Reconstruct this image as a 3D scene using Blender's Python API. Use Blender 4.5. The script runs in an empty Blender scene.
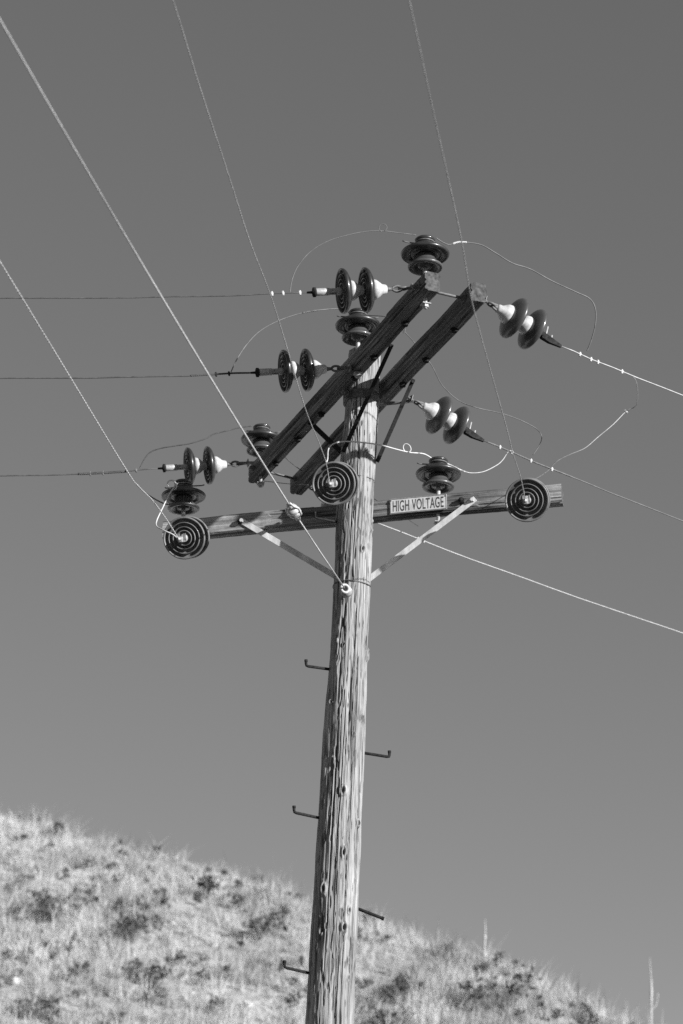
import bpy, math, random
import numpy as np
from mathutils import Vector, Matrix, noise as mnoise

random.seed(11)
rng = np.random.default_rng(5)
scene = bpy.context.scene
LINK = scene.collection.objects.link
R = math.radians

# ------------------------------------------------------------------ camera
PITCH, FPX, CX, CY = R(21.8), 2400.0, 341.5, 512.0
EYE = Vector((0, 0, 1.6))
FW = Vector((0, math.cos(PITCH), math.sin(PITCH)))
UP = Vector((0, -math.sin(PITCH), math.cos(PITCH)))
RT = Vector((1, 0, 0))

def ray(px, py):
    return RT * ((px - CX) / FPX) - UP * ((py - CY) / FPX) + FW

def at(px, py, Y):
    r = ray(px, py)
    return EYE + r * (Y / r.y)

def at_z(px, py, z):
    r = ray(px, py)
    return EYE + r * ((z - EYE.z) / r.z)

def proj(P):
    v = P - EYE
    d = v.dot(FW)
    return CX + FPX * v.dot(RT) / d, CY - FPX * v.dot(UP) / d

cam = bpy.data.cameras.new('camera')
cam.sensor_fit = 'VERTICAL'
cam.sensor_width = 24.0
cam.sensor_height = 36.0
cam.lens = FPX / 1024 * 36
cam.clip_start = 0.1
cam.clip_end = 8000
cam.dof.use_dof = True
cam.dof.focus_distance = 14.2
cam.dof.aperture_fstop = 2.5
cam_ob = bpy.data.objects.new('camera', cam)
LINK(cam_ob)
cam_ob.location = EYE
cam_ob.rotation_euler = (math.pi / 2 + PITCH, 0, 0)
scene.camera = cam_ob

# ------------------------------------------------------------------ light
SUN_AZ, SUN_EL = R(52), R(15.5)           # to the right of straight behind the camera
to_sun = Vector((math.sin(SUN_AZ) * math.cos(SUN_EL), -math.cos(SUN_AZ) * math.cos(SUN_EL), math.sin(SUN_EL)))
sl = bpy.data.lights.new('sun', 'SUN')
sl.energy = 5.0
sl.angle = R(0.53)
sl.color = (1, 1, 1)
so = bpy.data.objects.new('sun', sl)
LINK(so)
so.rotation_euler = to_sun.to_track_quat('Z', 'Y').to_euler()
so.location = (20, -20, 40)

w = bpy.data.worlds.new('World')
scene.world = w
w.use_nodes = True
nt = w.node_tree
nt.nodes.clear()
sky = nt.nodes.new('ShaderNodeTexSky')
sky.sky_type = 'NISHITA'
sky.sun_disc = False
sky.sun_elevation = SUN_EL
sky.sun_rotation = math.pi - SUN_AZ
sky.altitude = 900
sky.air_density = 1.0
sky.dust_density = 0.3
sky.ozone_density = 1.0
sep = nt.nodes.new('ShaderNodeSeparateColor')   # black and white film behind a red filter
nt.links.new(sky.outputs[0], sep.inputs[0])
bg = nt.nodes.new('ShaderNodeBackground')
bg.inputs[1].default_value = 0.107
gam = nt.nodes.new('ShaderNodeGamma')              # film response of the sky
gam.inputs[1].default_value = 0.72
nt.links.new(sep.outputs[0], gam.inputs[0])
nt.links.new(gam.outputs[0], bg.inputs[0])
wo = nt.nodes.new('ShaderNodeOutputWorld')
nt.links.new(bg.outputs[0], wo.inputs[0])

vs = scene.view_settings
vs.view_transform = 'Standard'
vs.look = 'None'
vs.exposure = 0.6
vs.gamma = 1.0
vs.use_curve_mapping = False
scene.cycles.use_denoising = False
scene.cycles.max_bounces = 6

# ------------------------------------------------------------------ materials
def new_mat(name):
    m = bpy.data.materials.new(name)
    m.use_nodes = True
    t = m.node_tree
    b = t.nodes['Principled BSDF']
    return m, t, b

def N(t, kind, **kw):
    n = t.nodes.new(kind)
    for k, v in kw.items():
        if k in n.inputs:
            n.inputs[k].default_value = v
        else:
            setattr(n, k, v)
    return n

def ramp(t, src, stops):
    r = t.nodes.new('ShaderNodeValToRGB')
    e = r.color_ramp.elements
    while len(e) > 1:
        e.remove(e[-1])
    e[0].position, e[0].color = stops[0][0], (stops[0][1],) * 3 + (1,)
    for p, v in stops[1:]:
        x = e.new(p)
        x.color = (v, v, v, 1)
    t.links.new(src, r.inputs[0])
    return r

def mottled(name, lo, hi, scale=20, rough=0.6, metallic=0.0, bump=0.15, stretch=(1, 1, 1), detail=6, rough_var=0.15, coat=0, spec=0.5):
    m, t, b = new_mat(name)
    tc = N(t, 'ShaderNodeTexCoord')
    mp = N(t, 'ShaderNodeMapping')
    mp.inputs['Scale'].default_value = stretch
    t.links.new(tc.outputs['Object'], mp.inputs[0])
    n = N(t, 'ShaderNodeTexNoise', Scale=scale, Detail=detail, Roughness=0.6)
    t.links.new(mp.outputs[0], n.inputs['Vector'])
    r = ramp(t, n.outputs['Fac'], [(0.3, lo), (0.7, hi)])
    t.links.new(r.outputs[0], b.inputs['Base Color'])
    rr = N(t, 'ShaderNodeMapRange')
    rr.inputs[3].default_value = rough - rough_var
    rr.inputs[4].default_value = rough + rough_var
    t.links.new(n.outputs['Fac'], rr.inputs[0])
    t.links.new(rr.outputs[0], b.inputs['Roughness'])
    b.inputs['Metallic'].default_value = metallic
    b.inputs['Specular IOR Level'].default_value = spec
    if coat:
        b.inputs['Coat Weight'].default_value = coat
        b.inputs['Coat Roughness'].default_value = 0.08
    if bump:
        bp = N(t, 'ShaderNodeBump', Strength=bump, Distance=0.004)
        t.links.new(n.outputs['Fac'], bp.inputs['Height'])
        t.links.new(bp.outputs[0], b.inputs['Normal'])
    return m

def wood(name, axis, dark, mid, light, grain=70, along=1.6, bump=0.6, knots=False, end_tone=None):
    """weathered timber: long fibres, dark checks, blotches of grey"""
    m, t, b = new_mat(name)
    tc = N(t, 'ShaderNodeTexCoord')
    def tex(sc_across, sc_along, detail, rough=0.6, dist=0.0):
        mp = N(t, 'ShaderNodeMapping')
        s = [sc_across] * 3
        s[axis] = sc_along
        mp.inputs['Scale'].default_value = s
        t.links.new(tc.outputs['Object'], mp.inputs[0])
        n = N(t, 'ShaderNodeTexNoise', Scale=1.0, Detail=detail, Roughness=rough, Distortion=dist)
        t.links.new(mp.outputs[0], n.inputs['Vector'])
        return n
    fib = tex(grain, along, 5, 0.65, 0.3)
    chk = tex(grain * 0.55, along * 0.8, 3, 0.5, 0.6)
    blot = tex(5, 2.2, 4)
    c1 = ramp(t, fib.outputs['Fac'], [(0.28, dark), (0.5, mid), (0.72, light)])
    c2 = ramp(t, chk.outputs['Fac'], [(0.30, 0.18), (0.40, 0.85), (0.5, 1.0)])
    c3 = ramp(t, blot.outputs['Fac'], [(0.3, 0.62), (0.7, 1.12)])
    mu = N(t, 'ShaderNodeMix', data_type='RGBA', blend_type='MULTIPLY')
    mu.inputs[0].default_value = 1
    t.links.new(c1.outputs[0], mu.inputs[6])
    t.links.new(c2.outputs[0], mu.inputs[7])
    mu2 = N(t, 'ShaderNodeMix', data_type='RGBA', blend_type='MULTIPLY')
    mu2.inputs[0].default_value = 1
    t.links.new(mu.outputs[2], mu2.inputs[6])
    t.links.new(c3.outputs[0], mu2.inputs[7])
    last = mu2.outputs[2]
    if end_tone:                                           # paler towards both ends, ragged along the grain
        sx_ = N(t, 'ShaderNodeSeparateXYZ')
        t.links.new(tc.outputs['Object'], sx_.inputs[0])
        rag = tex(18, 1.5, 4)
        ma = N(t, 'ShaderNodeMath', operation='MULTIPLY_ADD')
        ma.inputs[1].default_value = 0.55
        t.links.new(rag.outputs['Fac'], ma.inputs[0])
        t.links.new(sx_.outputs['X'], ma.inputs[2])
        mr = N(t, 'ShaderNodeMapRange')
        mr.inputs[1].default_value = -1.0
        mr.inputs[2].default_value = 1.8
        t.links.new(ma.outputs[0], mr.inputs[0])
        rb = ramp(t, mr.outputs[0], end_tone)
        mb_ = N(t, 'ShaderNodeMix', data_type='RGBA', blend_type='MULTIPLY')
        mb_.inputs[0].default_value = 1
        t.links.new(last, mb_.inputs[6])
        t.links.new(rb.outputs[0], mb_.inputs[7])
        last = mb_.outputs[2]
    if knots:
        a = N(t, 'ShaderNodeAttribute', attribute_name='knot_and_shade')
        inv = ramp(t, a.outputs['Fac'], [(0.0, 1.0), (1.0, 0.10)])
        mu3 = N(t, 'ShaderNodeMix', data_type='RGBA', blend_type='MULTIPLY')
        mu3.inputs[0].default_value = 1
        t.links.new(last, mu3.inputs[6])
        t.links.new(inv.outputs[0], mu3.inputs[7])
        last = mu3.outputs[2]
    t.links.new(last, b.inputs['Base Color'])
    b.inputs['Roughness'].default_value = 0.85
    b.inputs['Specular IOR Level'].default_value = 0.25
    ad = N(t, 'ShaderNodeMath', operation='ADD')
    t.links.new(fib.outputs['Fac'], ad.inputs[0])
    t.links.new(c2.outputs[0], ad.inputs[1])
    bp = N(t, 'ShaderNodeBump', Strength=bump, Distance=0.006)
    t.links.new(ad.outputs[0], bp.inputs['Height'])
    t.links.new(bp.outputs[0], b.inputs['Normal'])
    return m

M = {}
M['pole_wood'] = wood('weathered_pole_wood', 2, 0.15, 0.34, 0.49, grain=95, along=2.2, bump=0.8, knots=True)
M['arm_wood'] = wood('creosoted_arm_wood', 0, 0.04, 0.13, 0.34, grain=75, along=1.8, bump=0.7)
M['grey_arm_wood'] = wood('weathered_arm_wood', 0, 0.14, 0.34, 0.58, grain=75, along=1.8, bump=0.7, end_tone=[(0.0, 1.0), (0.22, 1.0), (0.42, .55), (0.55, .42), (0.74, .42), (0.84, 1.0)])
M['end_grain'] = mottled('arm_end_grain', 0.03, 0.13, scale=40, rough=0.9, bump=0.6, rough_var=0.05, spec=0.2)
M['dark_glaze'] = mottled('dark_brown_glaze', 0.012, 0.05, scale=9, rough=0.34, bump=0, rough_var=0.06, coat=0.3)
M['mid_glaze'] = mottled('grey_brown_glaze', 0.05, 0.10, scale=6, rough=0.3, bump=0, rough_var=0.06, coat=0.3)
M['sunlit_glaze'] = mottled('sunlit_dusty_glaze', 0.06, 0.24, scale=9, rough=0.5, bump=0, rough_var=0.1, coat=0.05)  # front discs: paler colour stands in for sun on the ridges; mottling is dirt
M['white_porcelain'] = mottled('white_porcelain', 0.34, 0.70, scale=22, rough=0.35, bump=0.04)
M['galvanised'] = mottled('galvanised_steel', 0.26, 0.48, scale=60, rough=0.5, bump=0, metallic=0.1)
M['dull_steel'] = mottled('dull_steel', 0.06, 0.17, scale=60, rough=0.6, bump=0, metallic=0.1)
M['rust'] = mottled('rusted_dark_steel', 0.012, 0.04, scale=70, rough=0.95, bump=0.0, spec=0.08)
M['brace'] = mottled('weathered_pale_brace', 0.40, 0.78, scale=22, rough=0.7, bump=0.3, stretch=(1, 1, 0.25))
M['pale_wire'] = mottled('pale_aluminium_wire', 0.28, 0.48, scale=40, rough=0.5, bump=0, metallic=0.1)
M['guy'] = mottled('galvanised_guy_strand', 0.42, 0.62, scale=40, rough=0.5, bump=0)
M['grey_wire'] = mottled('grey_weathered_wire', 0.08, 0.20, scale=25, rough=0.6, bump=0)
M['dark_wire'] = mottled('dark_copper_wire', 0.03, 0.09, scale=25, rough=0.6, bump=0)
M['sign_white'] = mottled('chipped_white_enamel', 0.38, 0.64, scale=22, rough=0.45, bump=0.08)
M['sign_black'] = mottled('black_paint', 0.03, 0.09, scale=40, rough=0.5, bump=0.05)
M['rock'] = mottled('pale_rock', 0.45, 0.72, scale=6, rough=0.9, bump=0.8, rough_var=0.05, spec=0.2)

def tone_mat(name, lo, hi, translucent=0.25, rough=0.8):
    m, t, b = new_mat(name)
    a = N(t, 'ShaderNodeAttribute', attribute_name='tone')
    r = ramp(t, a.outputs['Fac'], [(0.0, lo), (1.0, hi)])
    t.links.new(r.outputs[0], b.inputs['Base Color'])
    b.inputs['Roughness'].default_value = rough
    b.inputs['Specular IOR Level'].default_value = 0.2
    if translucent:
        tr = N(t, 'ShaderNodeBsdfTranslucent')
        t.links.new(r.outputs[0], tr.inputs[0])
        mx = N(t, 'ShaderNodeMixShader')
        mx.inputs[0].default_value = translucent
        t.links.new(b.outputs[0], mx.inputs[1])
        t.links.new(tr.outputs[0], mx.inputs[2])
        t.links.new(mx.outputs[0], t.nodes['Material Output'].inputs[0])
    return m

M['straw'] = tone_mat('dry_grass_straw', 0.38, 0.82, 0.4)
M['leaf'] = tone_mat('dark_weed_leaf', 0.045, 0.14, 0.15)
M['twig'] = mottled('grey_twig', 0.10, 0.25, scale=30, rough=0.9, bump=0.3)
M['stalk'] = mottled('dry_pale_stalk', 0.32, 0.55, scale=30, rough=0.9, bump=0.4)

def soil_mat():
    m, t, b = new_mat('stony_dry_soil')
    tc = N(t, 'ShaderNodeTexCoord')
    n1 = N(t, 'ShaderNodeTexNoise', Scale=0.9, Detail=6, Roughness=0.65)
    n2 = N(t, 'ShaderNodeTexNoise', Scale=7.0, Detail=8, Roughness=0.7)
    t.links.new(tc.outputs['Object'], n1.inputs['Vector'])
    t.links.new(tc.outputs['Object'], n2.inputs['Vector'])
    c1 = ramp(t, n1.outputs['Fac'], [(0.3, 0.36), (0.7, 0.56)])
    c2 = ramp(t, n2.outputs['Fac'], [(0.32, 0.6), (0.6, 1.1)])
    mu = N(t, 'ShaderNodeMix', data_type='RGBA', blend_type='MULTIPLY')
    mu.inputs[0].default_value = 1
    t.links.new(c1.outputs[0], mu.inputs[6])
    t.links.new(c2.outputs[0], mu.inputs[7])
    t.links.new(mu.outputs[2], b.inputs['Base Color'])
    b.inputs['Roughness'].default_value = 0.95
    b.inputs['Specular IOR Level'].default_value = 0.1
    bp = N(t, 'ShaderNodeBump', Strength=0.8, Distance=0.06)
    t.links.new(n2.outputs['Fac'], bp.inputs['Height'])
    t.links.new(bp.outputs[0], b.inputs['Normal'])
    return m
M['soil'] = soil_mat()
M['low_bounce'] = mottled('low_bounce_ground', 0.06, 0.16, scale=0.8, rough=0.95, bump=0.3, rough_var=0.03, spec=0.1)  # unseen flat ground, colour set dark to cut light bounced upward

# ------------------------------------------------------------------ mesh helpers
I4 = Matrix.Identity(4)

class MB:
    def __init__(self):
        self.v, self.f, self.mi, self.sm = [], [], [], []

    def add(self, vs, fs, mat=0, smooth=True):
        o = len(self.v)
        self.v += [tuple(v) for v in vs]
        for f in fs:
            self.f.append([i + o for i in f])
            self.mi.append(mat)
            self.sm.append(smooth)

    def box(self, size, mtx=I4, bevel=0.0, mat=0):
        x, y, z = (s / 2 for s in size)
        b = min(bevel, x * .9, y * .9, z * .9)
        if b <= 0:
            c = [(-x, -y, -z), (x, -y, -z), (x, y, -z), (-x, y, -z), (-x, -y, z), (x, -y, z), (x, y, z), (-x, y, z)]
            f = [(0, 3, 2, 1), (4, 5, 6, 7), (0, 1, 5, 4), (1, 2, 6, 5), (2, 3, 7, 6), (3, 0, 4, 7)]
            self.add([mtx @ Vector(p) for p in c], f, mat, False)
            return
        import bmesh
        bm = bmesh.new()
        bmesh.ops.create_cube(bm, size=1.0)
        bmesh.ops.scale(bm, vec=size, verts=bm.verts)
        bmesh.ops.bevel(bm, geom=bm.edges[:], offset=b, segments=2, profile=0.6, affect='EDGES')
        bm.verts.index_update()
        self.add([mtx @ v.co for v in bm.verts], [[v.index for v in f.verts] for f in bm.faces], mat, False)
        bm.free()

    def lathe(self, prof, seg=28, mtx=I4, mat=0, smooth=True):
        """prof: list of (r, z), turned about local Z"""
        vs, fs = [], []
        n = len(prof)
        for r, z in prof:
            for k in range(seg):
                a = 2 * math.pi * k / seg
                vs.append(mtx @ Vector((r * math.cos(a), r * math.sin(a), z)))
        for i in range(n - 1):
            for k in range(seg):
                k2 = (k + 1) % seg
                fs.append((i * seg + k, i * seg + k2, (i + 1) * seg + k2, (i + 1) * seg + k))
        fs.append(list(range(seg))[::-1])
        fs.append(list(range((n - 1) * seg, n * seg)))
        self.add(vs, fs, mat, smooth)

    def tube(self, pts, rad, sides=8, mat=0):
        n = len(pts)
        rads = rad if isinstance(rad, (list, tuple)) else [rad] * n
        vs, fs = [], []
        prev = None
        for i, p in enumerate(pts):
            d = (pts[min(i + 1, n - 1)] - pts[max(i - 1, 0)])
            d = d.normalized() if d.length > 1e-9 else Vector((0, 0, 1))
            if prev is None:
                u = d.orthogonal().normalized()
            else:
                u = (prev - d * prev.dot(d))
                u = u.normalized() if u.length > 1e-6 else d.orthogonal().normalized()
            prev = u
            v = d.cross(u)
            for k in range(sides):
                a = 2 * math.pi * k / sides
                vs.append(p + (u * math.cos(a) + v * math.sin(a)) * rads[i])
        for i in range(n - 1):
            for k in range(sides):
                k2 = (k + 1) % sides
                fs.append((i * sides + k, i * sides + k2, (i + 1) * sides + k2, (i + 1) * sides + k))
        fs.append(list(range(sides))[::-1])
        fs.append(list(range((n - 1) * sides, n * sides)))
        self.add(vs, fs, mat, True)

    def strand(self, pts, rad, n_str=3, pitch=0.07, sides=5, mat=0, step=0.008):
        """stranded cable: helical strands about the polyline"""
        dense, dist = resample(pts, step)
        for s in range(n_str):
            path = []
            prev = None
            for i, p in enumerate(dense):
                d = (dense[min(i + 1, len(dense) - 1)] - dense[max(i - 1, 0)]).normalized()
                u = d.orthogonal().normalized() if prev is None else (prev - d * prev.dot(d)).normalized()
                prev = u
                v = d.cross(u)
                a = 2 * math.pi * (dist[i] / pitch + s / n_str)
                path.append(p + (u * math.cos(a) + v * math.sin(a)) * rad * 0.52)
            self.tube(path, rad * 0.5, sides, mat)

    def build(self, name, mats, parent=None, mtx=None):
        me = bpy.data.meshes.new(name)
        me.from_pydata(self.v, [], self.f)
        for m in (mats if isinstance(mats, (list, tuple)) else [mats]):
            me.materials.append(m)
        me.polygons.foreach_set('material_index', self.mi)
        me.polygons.foreach_set('use_smooth', self.sm)
        me.update()
        o = bpy.data.objects.new(name, me)
        LINK(o)
        if parent:
            o.parent = parent
        if mtx is not None:
            o.matrix_local = mtx
        return o

def resample(pts, step):
    seg = [(pts[i + 1] - pts[i]).length for i in range(len(pts) - 1)]
    tot = sum(seg)
    n = max(2, int(tot / step))
    out, dist, i, acc = [], [], 0, 0.0
    for k in range(n + 1):
        s = tot * k / n
        while i < len(seg) - 1 and acc + seg[i] < s:
            acc += seg[i]
            i += 1
        t = (s - acc) / seg[i] if seg[i] > 0 else 0
        out.append(pts[i].lerp(pts[i + 1], min(1, t)))
        dist.append(s)
    return out, dist

def smooth_path(P, n=10):
    """Catmull-Rom through the points"""
    out = []
    for i in range(len(P) - 1):
        a, b, c, d = P[max(i - 1, 0)], P[i], P[i + 1], P[min(i + 2, len(P) - 1)]
        for k in range(n):
            t = k / n
            out.append(0.5 * ((2 * b) + (c - a) * t + (2 * a - 5 * b + 4 * c - d) * t * t + (3 * b - a - 3 * c + d) * t ** 3))
    out.append(P[-1].copy())
    return out

def tag(o, label, cat, group=None):
    o['label'] = label
    o['category'] = cat
    if group:
        o['group'] = group
    return o

def thing(name, label, cat, loc=(0, 0, 0), rot=None, group=None):
    o = bpy.data.objects.new(name, None)
    LINK(o)
    o.location = loc
    o.empty_display_size = 0.1
    if rot is not None:
        o.rotation_mode = 'QUATERNION'
        o.rotation_quaternion = rot
    return tag(o, label, cat, group)

def copy_thing(root, loc, rot, label):
    r = root.copy()
    LINK(r)
    r.location = loc
    if rot is not None:
        r.rotation_mode = 'QUATERNION'
        r.rotation_quaternion = rot
    r['label'] = label
    for ch in list(root.children):
        c = ch.copy()
        LINK(c)
        c.parent = r
        for g in list(ch.children):
            d = g.copy()
            LINK(d)
            d.parent = c
    return r

def frame(origin, x_dir, up=Vector((0, 0, 1))):
    x = x_dir.normalized()
    y = up.cross(x).normalized()
    z = x.cross(y)
    return Matrix(((x.x, y.x, z.x, origin.x), (x.y, y.y, z.y, origin.y), (x.z, y.z, z.z, origin.z), (0, 0, 0, 1)))

def along(p, d, roll=Vector((0, 0, 1))):
    """matrix at p with local Z along d"""
    z = d.normalized()
    x = roll.cross(z)
    x = x.normalized() if x.length > 1e-4 else z.orthogonal().normalized()
    y = z.cross(x)
    return Matrix(((x.x, y.x, z.x, p.x), (x.y, y.y, z.y, p.y), (x.z, y.z, z.z, p.z), (0, 0, 0, 1)))

def vnoise(u, v, seed, per_u=None):
    """2-D value noise on arrays; per_u makes u periodic"""
    g = np.random.default_rng(seed).random((per_u or 512, 1024))
    nu = g.shape[0]
    iu, iv = np.floor(u).astype(int), np.floor(v).astype(int)
    fu, fv = u - iu, v - iv
    fu, fv = fu * fu * (3 - 2 * fu), fv * fv * (3 - 2 * fv)
    a, b = g[iu % nu, iv % 1024], g[(iu + 1) % nu, iv % 1024]
    c, d = g[iu % nu, (iv + 1) % 1024], g[(iu + 1) % nu, (iv + 1) % 1024]
    return (a * (1 - fu) + b * fu) * (1 - fv) + (c * (1 - fu) + d * fu) * fv

def np_mesh(name, verts, faces, mat, tone=None, smooth=False, attr='tone', parent=None):
    me = bpy.data.meshes.new(name)
    me.from_pydata(verts.tolist() if hasattr(verts, 'tolist') else verts, [], faces.tolist() if hasattr(faces, 'tolist') else faces)
    if tone is not None:
        a = me.attributes.new(attr, 'FLOAT', 'POINT')
        a.data.foreach_set('value', np.asarray(tone, dtype=np.float32))
    me.materials.append(mat)
    if smooth:
        me.polygons.foreach_set('use_smooth', [True] * len(me.polygons))
    o = bpy.data.objects.new(name, me)
    LINK(o)
    if parent:
        o.parent = parent
    return o

# ------------------------------------------------------------------ ground and hill
def sheet():
    mb = MB()
    S = 4000
    mb.add([(-S, -S, 0), (S, -S, 0), (S, S, 0), (-S, S, 0)], [(0, 1, 2, 3)])
    g = mb.build('ground', M['low_bounce'])
    g['kind'] = 'structure'
sheet()

HILL_Y0, HILL_S = 22.0, 0.577
cr_px = [(-60, 799), (0, 820), (80, 836), (160, 853), (230, 874), (300, 901), (390, 929), (480, 962), (560, 995), (640, 1031), (720, 1070)]
crest = []
for px, py in cr_px:
    r = ray(px, py)
    te = r.z / r.y
    Yc = (EYE.z + HILL_Y0 * HILL_S) / (HILL_S - te)
    crest.append((Yc * r.x / r.y, Yc))
cX = np.array([c[0] for c in crest])
cY = np.array([c[1] for c in crest])

def crest_y(X):
    y = np.interp(X, cX, cY)
    y = y + np.where(X < cX[0], (X - cX[0]) * -0.55, 0) + np.where(X > cX[-1], (X - cX[-1]) * -0.9, 0)
    return np.maximum(y, 25.0)

def hill_h(X, Y):
    X, Y = np.asarray(X, float), np.asarray(Y, float)
    yc = crest_y(X)
    a = (Y - HILL_Y0) * HILL_S
    hc = (yc - HILL_Y0) * HILL_S
    b = hc - (Y - yc) * 0.12
    k = 0.18
    h = np.clip(0.5 + 0.5 * (b - a) / k, 0, 1)
    z = b * (1 - h) + a * h - k * h * (1 - h)
    amp = np.clip((Y - 23) / 6, 0, 1)
    z = z + amp * (0.22 * (vnoise(X * 0.55 + 100, Y * 0.55, 3) - 0.5) + 0.10 * (vnoise(X * 1.7 + 100, Y * 1.7, 4) - 0.5) + 0.05 * (vnoise(X * 5 + 200, Y * 5, 6) - 0.5))
    return z

def make_hill():
    xs = np.concatenate([np.arange(-120, -16, 4.0), np.arange(-16, 18, 0.14), np.arange(18, 60, 3.0)])
    ys = np.concatenate([np.arange(18, 32, 0.7), np.arange(32, 54, 0.14), np.arange(54, 140, 4.0)])
    Xg, Yg = np.meshgrid(xs, ys)
    Z = hill_h(Xg, Yg)
    nx, ny = len(xs), len(ys)
    V = np.stack([Xg.ravel(), Yg.ravel(), np.maximum(Z.ravel(), -0.6)], 1)
    i = np.arange(nx * ny).reshape(ny, nx)
    Fc = np.stack([i[:-1, :-1].ravel(), i[:-1, 1:].ravel(), i[1:, 1:].ravel(), i[1:, :-1].ravel()], 1)
    o = np_mesh('hill', V, Fc, M['soil'], smooth=True)
    o['kind'] = 'structure'
make_hill()

def on_hill(px, py):
    """where the sight line through a pixel meets the slope"""
    r = ray(px, py)
    for Y in np.arange(26, 60, 0.05):
        P = EYE + r * (Y / r.y)
        if hill_h(P.x, P.y) > P.z:
            return P
    Yc = float(crest_y(np.array((px - CX) / FPX * 44)))
    P = EYE + r * (Yc / r.y)
    return Vector((P.x, P.y, float(hill_h(P.x, P.y))))

def scatter(n, y_lo=31.0, y_over=2.5, x_lo=-11, x_hi=12):
    X = rng.uniform(x_lo, x_hi, n)
    yc = crest_y(X)
    Y = y_lo + (yc + y_over - y_lo) * rng.random(n)
    return X, Y

# grass: every blade is a bent tapering strip, in tufts
def make_grass():
    nt_ = 27000
    X, Y = scatter(nt_)
    keep = vnoise(X * 0.8 + 50, Y * 0.8, 21) + 0.35 * rng.random(nt_) > 0.36
    X, Y = X[keep], Y[keep]
    big = vnoise(X * 0.5 + 70, Y * 0.5, 22)
    nb = 8
    n = len(X) * nb
    tX, tY = np.repeat(X, nb), np.repeat(Y, nb)
    tuft = np.clip((vnoise(X * 2.6 + 20, Y * 2.6, 23) - .45) / .3, 0, 1)
    hgt = np.repeat(0.06 + 0.10 * big + 0.26 * tuft * big + 0.34 * rng.random(len(X)) ** 8, nb) * rng.uniform(0.5, 1.25, n)
    ang = rng.uniform(0, 2 * np.pi, n)
    rad = rng.uniform(0, 0.07, n)
    bx, by = tX + rad * np.cos(ang), tY + rad * np.sin(ang)
    bz = hill_h(bx, by) - 0.015
    lean = rng.uniform(0.05, 1.3, n) * hgt
    lx, ly = lean * np.cos(ang) + 0.06 * hgt, lean * np.sin(ang)
    wa = ang + np.pi / 2 + rng.normal(0, 0.6, n)
    wid = rng.uniform(0.0035, 0.009, n)
    wx, wy = wid * np.cos(wa), wid * np.sin(wa)
    V = np.empty((n, 5, 3))
    V[:, 0] = np.stack([bx - wx, by - wy, bz], 1)
    V[:, 1] = np.stack([bx + wx, by + wy, bz], 1)
    mx, my, mz = bx + lx * 0.35, by + ly * 0.35, bz + hgt * 0.6
    V[:, 2] = np.stack([mx + wx * .8, my + wy * .8, mz], 1)
    V[:, 3] = np.stack([mx - wx * .8, my - wy * .8, mz], 1)
    V[:, 4] = np.stack([bx + lx, by + ly, bz + hgt], 1)
    b = np.arange(n) * 5
    quads = np.stack([b, b + 1, b + 2, b + 3], 1).tolist()
    tris = np.stack([b + 3, b + 2, b + 4], 1).tolist()
    tone = np.repeat(np.clip(np.repeat(vnoise(X * 0.9, Y * 0.9 + 30, 25) * 0.6 + 0.5 * rng.random(len(X)), nb) + rng.normal(0, 0.1, n), 0, 1), 5)
    o = np_mesh('dry_grass', V.reshape(-1, 3), quads + tris, M['straw'], tone)
    o['kind'] = 'stuff'
    o['label'] = 'pale dry grass covering the hillside'
    o['category'] = 'grass'
make_grass()

def leaves(cen, size, n, rg, spread, flat=0.6):
    """leaf-shaped quads filling a flattened clump; returns verts, faces, tones"""
    d = rg.normal(0, 1, (n, 3))
    d /= np.linalg.norm(d, axis=1)[:, None] + 1e-9
    rr = rg.random(n) ** 0.5
    P = np.asarray(cen) + d * rr[:, None] * np.array([spread, spread, spread * flat])
    a = rg.normal(0, 1, (n, 3)); a /= np.linalg.norm(a, axis=1)[:, None]
    a[:, 2] = np.abs(a[:, 2])
    c = np.cross(a, rg.normal(0, 1, (n, 3))); c /= np.linalg.norm(c, axis=1)[:, None]
    L = size * rg.uniform(0.6, 1.4, n)[:, None]
    Wd = L * 0.42
    V = np.stack([P, P + a * L * .5 + c * Wd * .5, P + a * L, P + a * L * .5 - c * Wd * .5], 1)
    return V.reshape(-1, 3), np.arange(n * 4).reshape(n, 4), np.repeat(rg.random(n), 4)

def make_weeds():
    n = 900
    X, Y = scatter(n, 31, 1.0)
    k = vnoise(X * 0.9 + 150, Y * 0.9, 31) * .5 + 0.7 * rng.random(n) > 0.50
    X, Y = X[k], Y[k]
    Z = hill_h(X, Y)
    VV, FF, TT, o = [], [], [], 0
    for x, y, z in zip(X, Y, Z):
        s = 0.035 + 0.10 * rng.random() ** 2.2
        m = int(16 + 260 * s)
        V, Fc, T = leaves((x, y, z + .05 + s * 1.0), 0.075, m, rng, s, 1.0)
        VV.append(V); FF.append(Fc + o); TT.append(T * 0.6 + 0.4 * rng.random())
        o += len(V)
    ob = np_mesh('low_weeds', np.concatenate(VV), np.concatenate(FF), M['leaf'], np.concatenate(TT))
    ob['kind'] = 'stuff'
    ob['label'] = 'small dark leafy weeds dotted through the dry grass'
    ob['category'] = 'weeds'
make_weeds()

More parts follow.
